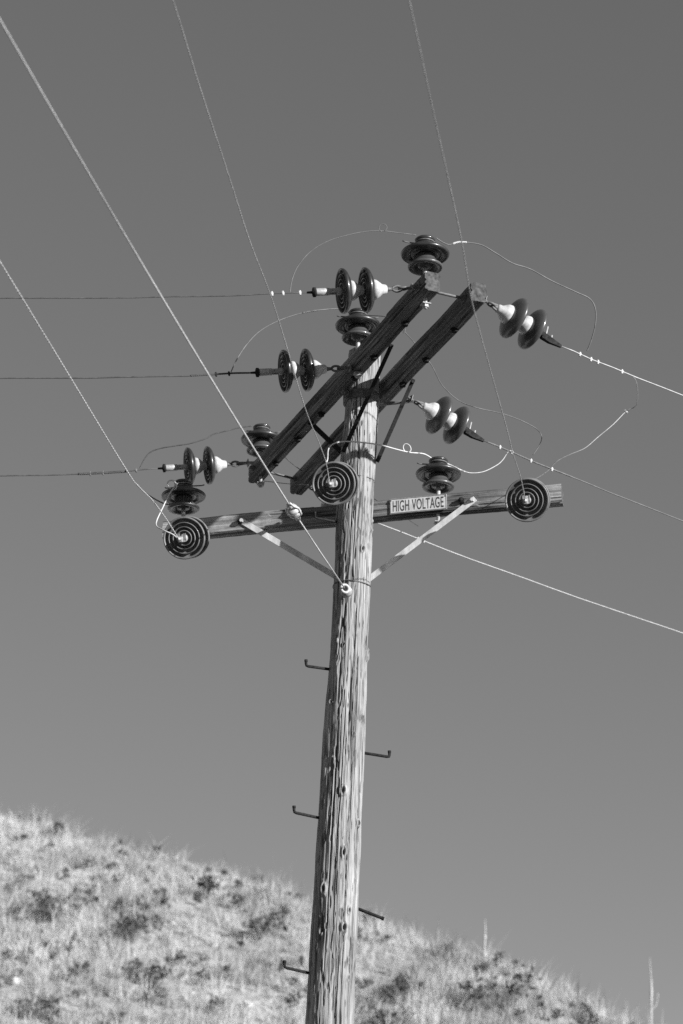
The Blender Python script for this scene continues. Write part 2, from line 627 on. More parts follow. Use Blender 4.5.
def shrub(px, py, wpx, hpx, dens, label, seed):
    rg = np.random.default_rng(seed)
    P = on_hill(px, py)
    mm = (P - EYE).length / FPX
    wd, ht = wpx * mm * 0.5, hpx * mm
    root = thing('low_shrub', label, 'shrub', P, group='dark shrubs on the hillside')
    st = MB()
    VV, FF, TT, o = [], [], [], 0
    nst = int(10 + 22 * wd)
    for k in range(nst):
        a = rg.uniform(0, 2 * math.pi)
        tip = Vector((math.cos(a) * wd * rg.random() ** .6, math.sin(a) * wd * .8 * rg.random(), ht * rg.uniform(.55, 1.0)))
        tip.z += HILL_S * tip.y * .8
        mid = tip * 0.5 + Vector((0, 0, ht * 0.08)) + Vector(rg.normal(0, .03, 3))
        path = smooth_path([Vector((0, 0, -.03)), mid, tip], 4)
        st.tube(path, [0.009 - 0.006 * i / (len(path) - 1) for i in range(len(path))], 5)
        if rg.random() < .55:
            for q in range(5, len(path), 2):
                V, Fc, T = leaves(path[q], 0.10, max(3, int(3.2 * dens)), rg, 0.09 + 0.03 * wd, 1.0)
                VV.append(V); FF.append(Fc + o); TT.append(T)
                o += len(V)
    st.build('stem', M['twig'], root)
    np_mesh('foliage', np.concatenate(VV), np.concatenate(FF), M['leaf'], np.concatenate(TT), parent=root)

shrub(207, 900, 26, 22, 3.0, 'small round dark shrub on the upper slope, left of the pole below the skyline', 1)
shrub(50, 915, 46, 24, 2.2, 'dark shrub nearest the left edge of the picture, halfway up the slope', 2)
shrub(132, 945, 50, 28, 2.0, 'broken dark shrub in the middle of the slope left of the pole', 3)
shrub(150, 988, 54, 22, 1.7, 'sparse grey shrub low on the slope, below the broken dark one', 4)
shrub(262, 940, 40, 22, 1.4, 'thin dark shrub closest to the left side of the pole', 5)
shrub(408, 1002, 44, 24, 2.2, 'dark shrub low on the slope just right of the pole', 6)
shrub(500, 1016, 84, 40, 2.6, 'largest dark leafy shrub, on the right slope beneath the tall dry stalk', 7)
shrub(352, 950, 26, 24, 2.0, 'narrow dark shrub just behind the right side of the pole', 8)
shrub(40, 1022, 60, 30, 1.3, 'airy twiggy shrub in the bottom left corner of the slope', 9)
shrub(392, 1034, 60, 26, 1.8, 'dark shrub cut off by the bottom edge right of the pole', 10)

def stalk(px, py, hpx, label, branches, seed, thick=1.0):
    rg = random.Random(seed)
    P = on_hill(px, py)
    h = hpx * (P - EYE).length / FPX / 0.95
    root = thing('dry_stalk', label, 'dry stalk', P, group='dead upright stalks on the skyline')
    mb = MB()
    n = 26
    path = [Vector((0.006 * math.sin(i * .33 + seed) + .03 * i / n, 0, -.05 + (h + .05) * i / n)) for i in range(n + 1)]
    mb.tube(path, [thick * (0.011 + 0.010 * rg.random()) * (1.0 if i < n * .7 else .7 * (1.25 - (i / n - .7) * 3.6)) for i in range(n + 1)], 7)
    for (t, ln, sgn) in branches:
        q = path[int(t * n)]
        pts = [q, q + Vector((sgn * ln * .5, 0, ln * .5)), q + Vector((sgn * ln * .7, 0, ln * 1.5))]
        mb.tube(smooth_path(pts, 4), .007 * thick, 6)
    mb.build('stem', M['stalk'], root)
    sd = MB()                                             # knobbly spike of dry seed capsules
    spike, _ = resample(path[int(n * .45):], .006)
    m_ = len(spike)
    sd.tube([p + Vector((rg.gauss(0, .002), rg.gauss(0, .002), 0)) for p in spike],
            [thick * (.006 + .018 * rg.random() ** 1.5) * (1 - .75 * i / m_) for i in range(m_)], 9)
    sd.build('seed_head', M['stalk'], root)

stalk(484, 958, 50, 'tall thin dry stalk standing on the skyline right of the pole', [], 1)
stalk(652, 1040, 76, 'branched dry stalk in the bottom right corner', [(.42, .16, 1)], 2, 1.0)
stalk(65, 905, 30, 'slender dry stalk on the slope above the left shrub', [], 3, .7)
stalk(130, 896, 30, 'short dry stalk on the slope left of the small round shrub', [(.6, .12, -1)], 4, .7)

def rock(px, py, spx, label, seed):
    rg = random.Random(seed)
    P = on_hill(px, py)
    s = spx * (P - EYE).length / FPX * .5
    import bmesh
    bm = bmesh.new()
    bmesh.ops.create_icosphere(bm, subdivisions=3, radius=1)
    off = Vector((rg.random() * 9, rg.random() * 9, 0))
    for v in bm.verts:
        k = 1 + .5 * mnoise.noise(v.co * 1.1 + off) + .18 * mnoise.noise(v.co * 3 + off)
        v.co = Vector((v.co.x * s * k, v.co.y * s * k * .9, v.co.z * s * k * .7))
    mb = MB()
    bm.verts.index_update()
    mb.add([v.co for v in bm.verts], [[v.index for v in f.verts] for f in bm.faces], 0, False)
    bm.free()
    o = mb.build('rock', M['rock'])
    o.location = P + Vector((0, 0, s * .35))
    tag(o, label, 'rock', 'pale rocks on the hillside')

rock(247, 1008, 13, 'pale rock low on the slope just left of the pole', 1)
rock(214, 948, 9, 'small pale rock midway between the broken shrub and the pole', 2)
rock(105, 872, 10, 'pale rock high on the slope near the skyline at left', 3)
rock(15, 985, 15, 'larger pale rock at the left edge low on the slope', 4)
rock(172, 925, 8, 'small pale rock right of the broken dark shrub', 5)

# ------------------------------------------------------------------ the pole
AX0, AX1 = at(329.5, 1024, 13.4), at(362, 385, 13.4)
def axis(z):
    t = (z - AX0.z) / (AX1.z - AX0.z)
    return AX0.lerp(AX1, t)
def prad(z):
    return float(np.interp(z, [0, 3.0, 4.05, 4.62, 5.3, 6.08, 6.65, 7.57, 8.1], [.150, .137, .1300, .1265, .119, .1115, .1065, .1015, .0985]))
BASE = axis(0.0)
POLE_TOP = 8.02
pole = thing('utility_pole', 'weathered wooden utility pole with bolt steps and three crossarms', 'utility pole', BASE)

def pole_theta(px, z):
    """angle round the shaft that faces a picture column"""
    ax = axis(z)
    x, _ = proj(ax)
    d = (ax - EYE).dot(FW)
    s = max(-.97, min(.97, (px - x) * d / FPX / prad(z)))
    return -math.pi / 2 + math.asin(s)

def pole_z(py):
    return at(345, py, 13.4 - .1).z

knots = []
for px, py, sz in [(362.5, 548, .016), (371, 522, .02), (354, 734, .011), (361, 717, .016), (366.5, 651, .024), (343, 791, .018), (343.5, 853, .017), (324, 889, .02), (349, 910, .017), (344, 928, .024), (320.5, 931, .012), (348.5, 960, .013), (349, 977, .014), (331, 700, .012), (337, 640, .012), (355, 880, .01), (344, 645, .01), (333, 760, .012), (357, 822, .02), (366, 450, .014), (352, 474, .012)]:
    z = pole_z(py)
    knots.append((pole_theta(px, z), z, sz * .85))

def make_shaft():
    nth = 340
    zs = np.concatenate([np.arange(0, 3.5, 0.05), np.arange(3.5, POLE_TOP, 0.0055), [POLE_TOP]])
    nz = len(zs)
    TH, Z = np.meshgrid(np.arange(nth) / nth * 2 * np.pi, zs)
    Rr = np.vectorize(prad)(zs)[:, None] * np.ones((1, nth))
    U = TH / (2 * np.pi)
    d = 0.016 * (vnoise(U * 6, Z * 1.3, 41, 6) - .5)
    d += 0.009 * (vnoise(U * 11, Z * 4.5, 47, 11) - .5)
    d += 0.006 * (vnoise(U * 22, Z * 1.1, 42, 22) - .5)
    d += 0.0045 * (vnoise(U * 70, Z * 2.6, 43, 70) - .5)
    d += 0.0035 * (vnoise(U * 120, Z * 14, 44, 120) - .5)
    # slivers torn out along the grain, more on the camera's left half
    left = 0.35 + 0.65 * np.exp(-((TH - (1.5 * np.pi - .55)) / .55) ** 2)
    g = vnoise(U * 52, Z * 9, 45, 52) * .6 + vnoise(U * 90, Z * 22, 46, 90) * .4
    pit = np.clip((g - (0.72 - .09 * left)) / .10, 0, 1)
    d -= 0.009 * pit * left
    knot_and_shade = 0.65 * pit * (.4 + .6 * left)  # shade of the torn pits, put into the colour
    fl = vnoise(U * 64, Z * 14 + 31, 48, 64)
    fl = np.clip((fl - .80) / .08, 0, 1)
    d -= 0.006 * fl
    knot_and_shade = np.maximum(knot_and_shade, .45 * fl)
    # drying checks
    rc = np.random.default_rng(8)
    for k in range(80):
        t0, z0, L = rc.uniform(0, 2 * np.pi), rc.uniform(3.3, 8.0), rc.uniform(.35, 2.0)
        wd, dp = rc.uniform(.007, .022), rc.uniform(.006, .020)
        wand = t0 + .05 * (vnoise(Z * 2.0, Z * 0 + k, 60) - .5) + .035 * (vnoise(Z * 9, Z * 0 + k, 61) - .5)
        dt = (TH - wand + np.pi) % (2 * np.pi) - np.pi
        env = np.clip(1 - np.abs((Z - z0) / (L / 2)) ** 3, 0, 1)
        c = np.exp(-(dt / wd) ** 2) * env
        d -= dp * c
        knot_and_shade = np.maximum(knot_and_shade, .75 * c)
    for t0, z0, s in knots:
        dt = ((TH - t0 + np.pi) % (2 * np.pi) - np.pi) * Rr
        rr = np.sqrt((dt * (1 + 9 * (s % .003) * 100 * .3)) ** 2 + ((Z - z0) * (.55 + 150 * (z0 % .003))) ** 2) / s * (.8 + .4 * vnoise(U * 40, Z * 30, 70, 40))
        d += .015 * np.exp(-((rr - 1.15) / .6) ** 2) * (s / .018)
        d -= .014 * np.exp(-(rr / .55) ** 2)
        knot_and_shade = np.maximum(knot_and_shade, np.exp(-(rr / .62) ** 4) * .95)
        d -= .006 * np.exp(-((dt / .005) ** 2)) * np.exp(-np.abs(Z - z0) / .12)
    Rr = Rr + d
    ax = np.array([list(axis(z)) for z in zs])
    V = np.stack([ax[:, 0:1] + Rr * np.cos(TH) - BASE.x, ax[:, 1:2] + Rr * np.sin(TH) - BASE.y, Z - BASE.z], 2).reshape(-1, 3)
    i = np.arange(nz * nth).reshape(nz, nth)
    j = np.roll(i, -1, axis=1)
    Fc = np.stack([i[:-1].ravel(), j[:-1].ravel(), j[1:].ravel(), i[1:].ravel()], 1).tolist()
    Fc.append(i[-1].tolist())
    np_mesh('shaft', V, Fc, M['pole_wood'], knot_and_shade.ravel(), smooth=True, attr='knot_and_shade', parent=pole)
make_shaft()

PB = -BASE  # children of the pole are laid out relative to its foot

def make_arm(P0, P1, wdt, hgt, mat, label, seed):
    """crossarm: sawn timber, long axis local X, slightly worn edges"""
    L = (P1 - P0).length
    mtx = frame((P0 + P1) / 2 + PB, P1 - P0)
    nseg = 150
    c = 0.010
    y, z = wdt / 2, hgt / 2
    ring = []
    for (a, b, n) in [((-y + c, -z), (y - c, -z), 8), ((y, -z + c), (y, z - c), 9), ((y - c, z), (-y + c, z), 8), ((-y, z - c), (-y, -z + c), 9)]:
        for k in range(n + 1):
            t = k / n
            ring.append((a[0] + (b[0] - a[0]) * t, a[1] + (b[1] - a[1]) * t))
    m = len(ring)
    rg = random.Random(seed)
    checks = [(rg.uniform(-L / 2, L / 2), rg.uniform(.3, 1.1), rg.randrange(m), rg.uniform(.004, .012)) for _ in range(24)]
    vs = []
    for i in range(nseg + 1):
        x = -L / 2 + L * i / nseg
        wob = Vector((0, .007 * mnoise.noise(Vector((x * 1.3, seed, 0))), .007 * mnoise.noise(Vector((x * 1.3, seed, 5)))))
        for k, (yy, zz) in enumerate(ring):
            q = .0022 * mnoise.noise(Vector((x * 3, yy * 70 + seed, zz * 70)))
            q += .0015 * mnoise.noise(Vector((x * 30, yy * 40 + seed, zz * 40)))
            for (cx, cl, ck, cd) in checks:
                if ck == k and abs(x - cx) < cl / 2:
                    q -= cd
            r = Vector((0, yy, zz)).normalized()
            xe = x
            if i in (0, nseg):
                xe += .004 * mnoise.noise(Vector((yy * 40, zz * 40, seed)))
            vs.append(Vector((xe, yy, zz)) + r * q + wob)
    mb = MB()
    fs = []
    for i in range(nseg):
        for k in range(m):
            k2 = (k + 1) % m
            fs.append((i * m + k, (i + 1) * m + k, (i + 1) * m + k2, i * m + k2))
    mb.add(vs, fs, 0, False)
    mb.add(vs[:m], [list(range(m))], 1, False)
    mb.add(vs[-m:], [list(range(m))[::-1]], 1, False)
    a = mb.build('crossarm', [mat, M['end_grain']], pole, mtx)
    a['label'] = label
    return a, mtx

# double arm near the top: two timbers either side of the pole, running away from the camera
ARM_Z = 7.80
AL0, AL1 = at_z(255, 475.5, ARM_Z), at_z(432.5, 281.5, ARM_Z)
u_arm = (AL1 - AL0).normalized()
p_arm = Vector((-u_arm.y, u_arm.x, 0)) * 1.0        # to the right
mid = (AL0 + AL1) / 2
pc = axis(ARM_Z)
gap = .305
AL0 = AL0
AR0, AR1 = at_z(296.5, 486.5, ARM_Z), at_z(478.5, 292, ARM_Z)
AW, AH = .092, .118
arm_l, mtx_l = make_arm(AL0, AL1, AW, AH, M['arm_wood'], 'dark upper crossarm carrying three upright insulators', 1)
arm_r, mtx_r = make_arm(AR0, AR1, AW, AH, M['arm_wood'], 'dark upper crossarm on the right, without upright insulators', 2)
# single arm lower down, behind the pole, across the view
FL, FR = at(164.5, 532, 13.86), at(562.5, 494.5, 13.27)
u_f = (FR - FL).normalized()
arm_f, mtx_f = make_arm(FL, FR, AW, AH, M['grey_arm_wood'], 'lower grey crossarm behind the pole carrying the sign', 3)
n_f = Vector((u_f.y, -u_f.x, 0)).normalized()        # its face towards the camera

def arm_at(P0, P1, px):
    """point on an arm's axis seen at picture column px"""
    lo, hi = -.1, 1.1
    for _ in range(50):
        t = (lo + hi) / 2
        if proj(P0.lerp(P1, t))[0] < px:
            lo = t
        else:
            hi = t
    return P0.lerp(P1, (lo + hi) / 2)

def pbuild(mb, name, mat, parent=None):
    """a part of the pole laid out in world coordinates"""
    o = mb.build(name, mat)
    o.parent = parent or pole
    if parent is None:
        for v in o.data.vertices:
            v.co += PB
    return o

def bolt_into(mb, p, d, r=.011, ln=.05, washer=.028):
    m = along(p, d)
    mb.box((washer * 2, washer * 2, .006), m @ Matrix.Translation((0, 0, .004)), .001)
    mb.lathe([(r * 1.7, .007), (r * 1.7, .022)], 6, m, smooth=False)
    mb.lathe([(r, .007), (r, ln), (r * .6, ln + .003)], 10, m)

# spacing bolts tying the two timbers
for t in (.035, .965):
    a, b = AL0.lerp(AL1, t), AR0.lerp(AR1, t)
    d = (b - a).normalized()
    mb = MB()
    mb.tube([a - d * (AW / 2 + .03), b + d * (AW / 2 + .03)], .009, 8)
    bolt_into(mb, a - d * (AW / 2), -d, ln=.035)
    bolt_into(mb, b + d * (AW / 2), d, ln=.035)
    bolt_into(mb, a + d * (AW / 2), d, ln=.02)
    bolt_into(mb, b - d * (AW / 2), -d, ln=.02)
    pbuild(mb, 'spacing_bolt', M['dull_steel'])
# through bolts and drilled fixings on the timbers
for P0, P1, ts in ((AL0, AL1, (.13, .27, .41, .60, .70, .86)), (AR0, AR1, (.16, .30, .62, .74, .88))):
    d0 = Vector((-u_arm.y, u_arm.x, 0))
    for t in ts:
        mb = MB()
        p = P0.lerp(P1, t)
        bolt_into(mb, p + Vector((0, 0, -AH / 2)) + d0 * .008, Vector((0, 0, -1)), ln=.018, washer=.018)
        pbuild(mb, 'bolt', M['rust'])
for px in (243, 300, 463):
    mb = MB()
    p = arm_at(FL, FR, px)
    bolt_into(mb, p + n_f * (AW / 2), n_f, ln=.028, washer=.016)
    pbuild(mb, 'bolt', M['rust'])

def flat_bar(mb, a, b, wd, th, face):
    d = b - a
    z = d.normalized()
    y = (face - z * face.dot(z)).normalized()
    x = y.cross(z)
    m = Matrix(((x.x, y.x, z.x, (a.x + b.x) / 2), (x.y, y.y, z.y, (a.y + b.y) / 2), (x.z, y.z, z.z, (a.z + b.z) / 2), (0, 0, 0, 1)))
    mb.box((wd, th, d.length), m, .0015)

def brace(a, b, wd, th, face, mat, label=None):
    mb = MB()
    flat_bar(mb, a, b, wd, th, face)
    for p in (a, b):
        q = p.lerp(b if p is a else a, .02 / (b - a).length)
        bolt_into(mb, q + face.normalized() * th * .5, face, r=.007, ln=.016, washer=.010)
    o = pbuild(mb, 'brace', mat)
    if label:
        o['label'] = label

# pale flat braces of the lower arm
ra = arm_at(FL, FR, 477) + n_f * (AW / 2 + .006) + Vector((0, 0, .005))
rb = at(353, 591, 13.53)
brace(ra, rb, .036, .007, n_f, M['brace'], 'pale flat brace right of the pole')
la = arm_at(FL, FR, 242) + n_f * (AW / 2 + .006) + Vector((0, 0, .012))
lb = at(352, 586, 13.53)
brace(la, lb, .036, .007, n_f, M['brace'], 'pale flat brace left of the pole, half in shadow')
# dark braces of the double arm
down = Vector((0, 0, -AH / 2))
camw = Vector((.2, -1, -.2))
brace(arm_at(AL0, AL1, 383) + down * .8 + Vector((.052, .02, 0)), at(343, 452, 13.30), .024, .008, camw, M['rust'], 'dark brace crossing the front of the pole')
brace(arm_at(AR0, AR1, 405) + down * .8 + Vector((.052, .02, 0)), at(377, 462, 13.36), .024, .008, camw, M['rust'], 'dark brace down the right side of the pole')
brace(arm_at(AL0, AL1, 310) + down * .8, at(341, 452, 13.44), .034, .008, camw, M['rust'], 'dark brace from the far half of the left arm')
brace(arm_at(AR0, AR1, 352) + down * .8, at(372, 462, 13.52), .030, .008, camw, M['rust'])

# steel gain band round the pole under the double arm
mb = MB()
zb = 7.70
ax = axis(zb)
rb_ = prad(zb) + .006
mb.lathe([(rb_, -.03), (rb_ + .005, -.028), (rb_ + .005, .028), (rb_, .03)], 40, Matrix.Translation(ax))
for a in (-2.35, -1.25):
    d = Vector((math.cos(a), math.sin(a), 0))
    bolt_into(mb, ax + d * (rb_ + .006), d, ln=.05, washer=.022)
pbuild(mb, 'pole_band', M['dull_steel'])
for py in (475.5, 581):                               # thin tie wires round the shaft
    z = at(360, py, 13.3).z
    ax = axis(z)
    r_ = prad(z) + .003
    mb = MB()
    mb.tube([ax + Vector((r_ * math.cos(a), r_ * math.sin(a), .006 * math.sin(2 * a))) for a in np.linspace(0, 2 * math.pi, 50)], .0035, 6)
    pbuild(mb, 'tie_wire', M['dull_steel'])

# climbing steps: bent bolts
def pole_step(px0, py0, px1, py1, dY, hook=True, r=.0085):
    z = pole_z(py0)
    s = axis(z)
    Y0 = s.y + (-.02 if dY < 0 else .02)
    a = at(px0, py0, Y0)
    b = at(px1, py1, Y0 + dY)
    d = (b - a).normalized()
    mb = MB()
    pts = [a - d * .07, b - d * .012]
    if hook:
        pts += [b + Vector((0, 0, .003)), b + Vector((0, 0, .014)) + d * .003, b + Vector((0, 0, .036)) + d * .003]
    else:
        pts += [b + d * .004]
    mb.tube(pts, r, 10)
    mb.lathe([(r * 1.15, -.012), (r * 1.2, .002)], 10, along(pts[-1], Vector((0, 0, 1)) if hook else d))
    pbuild(mb, 'pole_step', M['rust'])

pole_step(341, 522.5, 315.5, 518, -.07, r=.006)
pole_step(331, 669.5, 306.5, 666, -.07)
pole_step(322, 818.5, 294.5, 812.5, -.08)
pole_step(311, 973.5, 285, 967.5, -.08)
pole_step(361, 752.5, 389, 757, .07)
pole_step(356, 908, 383, 918.5, .03, hook=False, r=.0095)

# eye bolt of the span guy
EB = at(348, 593.5, axis(6.45).y - prad(6.45))
mb = MB()
bolt_into(mb, EB + Vector((0, .012, 0)), Vector((-.15, -1, 0)), r=.012, ln=.07, washer=.03)
ed = Vector((-.22, -1, 0)).normalized()
ec = EB + ed * .085
side = ed.cross(Vector((0, 0, 1)))
mb.tube([ec + ((ed * .6 + side * .8) * math.cos(a) + Vector((0, 0, 1)) * math.sin(a)) * .024 for a in np.linspace(0, 2 * math.pi, 25)], .0095, 8)
mb.lathe([(.010, -.03), (.034, -.024), (.034, .004), (.02, .016)], 16, along(EB + ed * .05, ed))
o = pbuild(mb, 'eye_bolt', M['galvanised'])

# ------------------------------------------------------------------ sign
sp = arm_at(FL, FR, 420)
sc_ = sp + n_f * (AW / 2 + .006) + Vector((0, 0, .004))
sx = u_f
sz = (Vector((0, 0, 1)) - u_f * u_f.z).normalized()
sy = sz.cross(sx)                                     # away from the camera
SM = Matrix(((sx.x, sx.x * 0 + sz.x, -sy.x, sc_.x), (sx.y, sz.y, -sy.y, sc_.y), (sx.z, sz.z, -sy.z, sc_.z), (0, 0, 0, 1)))
SW, SH = .352, .098
sign = thing('warning_sign', 'narrow white HIGH VOLTAGE plate nailed to the lower crossarm', 'sign', sc_)
sign.matrix_world = SM
mb = MB()
mb.box((SW, SH, .004), I4, .0018)
plate = mb.build('plate', M['sign_white'], sign)
for x in (-SW / 2 + .009, SW / 2 - .009):
    mb = MB()
    mb.lathe([(.004, .002), (.004, .0035), (.002, .005)], 10, Matrix.Translation((x, SH / 2 - .012, 0)))
    mb.build('nail', M['dull_steel'], plate)
mb = MB()
for (bw, bh, bx, by) in ((SW - .004, .0035, 0, SH / 2 - .004), (SW - .004, .0035, 0, -SH / 2 + .004), (.0035, SH - .012, SW / 2 - .004, 0), (.0035, SH - .012, -SW / 2 + .004, 0)):
    mb.box((bw, bh, .0008), Matrix.Translation((bx, by, .0024)))
mb.build('border', M['sign_black'], sign)
cu = bpy.data.curves.new('lettering', 'FONT')
cu.body = 'HIGH VOLTAGE'
cu.size = 1
cu.align_x = 'CENTER'
cu.offset = .012
cu.extrude = 0.0
cu.space_character = 1.06
tmp = bpy.data.objects.new('lettering_tmp', cu)
LINK(tmp)
bpy.context.view_layer.update()
me = bpy.data.meshes.new_from_object(tmp.evaluated_get(bpy.context.evaluated_depsgraph_get()))
bpy.data.objects.remove(tmp)
xs_ = [v.co.x for v in me.vertices]
ys_ = [v.co.y for v in me.vertices]
kx, ky = (SW * .89) / (max(xs_) - min(xs_)), (SH * .72) / (max(ys_) - min(ys_))
mx_, my_ = (max(xs_) + min(xs_)) / 2, (max(ys_) + min(ys_)) / 2
for v in me.vertices:
    v.co = Vector(((v.co.x - mx_) * kx, (v.co.y - my_) * ky, .0026))
me.materials.append(M['sign_black'])
lt = bpy.data.objects.new('lettering', me)
LINK(lt)
lt.parent = sign

# ------------------------------------------------------------------ pin insulators
def make_pin_insulator(label):
    root = thing('pin_insulator', label, 'pin insulator', group='upright pin insulators on the crossarms')
    b = MB()
    upper = [(.024, .118), (.050, .120), (.054, .132), (.062, .136), (.066, .126), (.080, .124), (.084, .136), (.092, .138), (.096, .124), (.112, .118),
             (.118, .124), (.126, .119), (.134, .121), (.138, .127), (.139, .134), (.135, .141), (.120, .151), (.095, .163), (.073, .174), (.062, .184), (.058, .193),
             (.050, .196), (.048, .203), (.051, .210), (.058, .213), (.059, .222), (.053, .229), (.03, .232), (.004, .233)]
    b.lathe(upper, 48)
    b.build('upper_skirt', M['dark_glaze'], root)
    c = MB()
    lower = [(.018, .044), (.040, .046), (.044, .062), (.056, .064), (.060, .046), (.080, .040), (.092, .040), (.099, .045), (.100, .052), (.096, .058), (.082, .068), (.068, .082), (.059, .098), (.056, .112), (.054, .126)]
    c.lathe(lower, 44)
    c.build('lower_skirt', M['mid_glaze'], root)
    p = MB()
    p.lathe([(.008, -.215), (.011, -.210), (.011, -.02), (.0135, .0), (.0135, .07)], 14)
    p.lathe([(.020, -.207), (.020, -.190)], 6, smooth=False)
    p.box((.05, .05, .005), Matrix.Translation((0, 0, -.1865)), .001)
    p.build('pin', M['galvanised'], root)
    t = MB()                                            # wire tie in the crown groove
    t.tube([Vector((.053 * math.cos(a), .053 * math.sin(a), .203)) for a in np.linspace(0, 2 * math.pi, 30)], .0045, 6)
    for s in (-1, 1):
        t.tube(smooth_path([Vector((s * .05, .02, .204)), Vector((s * .075, .03, .207)), Vector((s * .11, .022, .203)), Vector((s * .125, .03, .21))], 4), .004, 6)
    t.build('tie', M['dull_steel'], root)
    return root

top = Vector((0, 0, AH / 2 + .001))
pin_spots = [
    (arm_at(AL0, AL1, 425.5) + top + Vector((0, 0, .030)), 'upright two-skirted insulator on the near end of the upper left arm, the topmost insulator'),
    (arm_at(AL0, AL1, 358) + top + Vector((0, 0, .055)), 'upright two-skirted insulator behind the upper left arm, just above the pole top'),
    (arm_at(AL0, AL1, 261) + top + Vector((0, 0, .020)), 'upright two-skirted insulator on the far end of the upper left arm'),
    (arm_at(FL, FR, 183) + top + Vector((0, 0, .035)), 'upright two-skirted insulator on the left end of the lower arm'),
    (arm_at(FL, FR, 438.5) + top + Vector((0, 0, .018)), 'upright two-skirted insulator directly above the white sign'),
]
pins = []
for i, (p, lab) in enumerate(pin_spots):
    if i == 0:
        o = make_pin_insulator(lab)
        o.location = p
        first_pin = o
    else:
        o = copy_thing(first_pin, p, None, lab)
    o.rotation_mode = 'XYZ'
    o.rotation_euler = (random.uniform(-.03, .03), random.uniform(-.02, .03), random.uniform(-.4, .4))
    pins.append(o)
pin_top = [p + Vector((0, 0, .205)) for p, _ in pin_spots]

# ------------------------------------------------------------------ strain insulator strings
CAP = [(.010, 0), (.022, .002), (.027, .010), (.030, .030), (.046, .048), (.056, .064), (.059, .080), (.053, .090)]
DISC = [(.030, .080), (.052, .084), (.075, .089), (.100, .098), (.118, .108), (.126, .116), (.1290, .124), (.1275, .133), (.1225, .136),
        (.117, .130), (.115, .112), (.109, .104), (.101, .104), (.097, .110), (.096, .132), (.0935, .136), (.0905, .133), (.089, .110), (.083, .102), (.076, .102), (.071, .108), (.070, .134), (.0675, .138),
        (.0645, .134), (.063, .108), (.058, .102), (.053, .102), (.049, .108), (.048, .131), (.045, .135), (.042, .131), (.040, .108), (.030, .102), (.026, .118), (.020, .122)]
PITCHD = .134

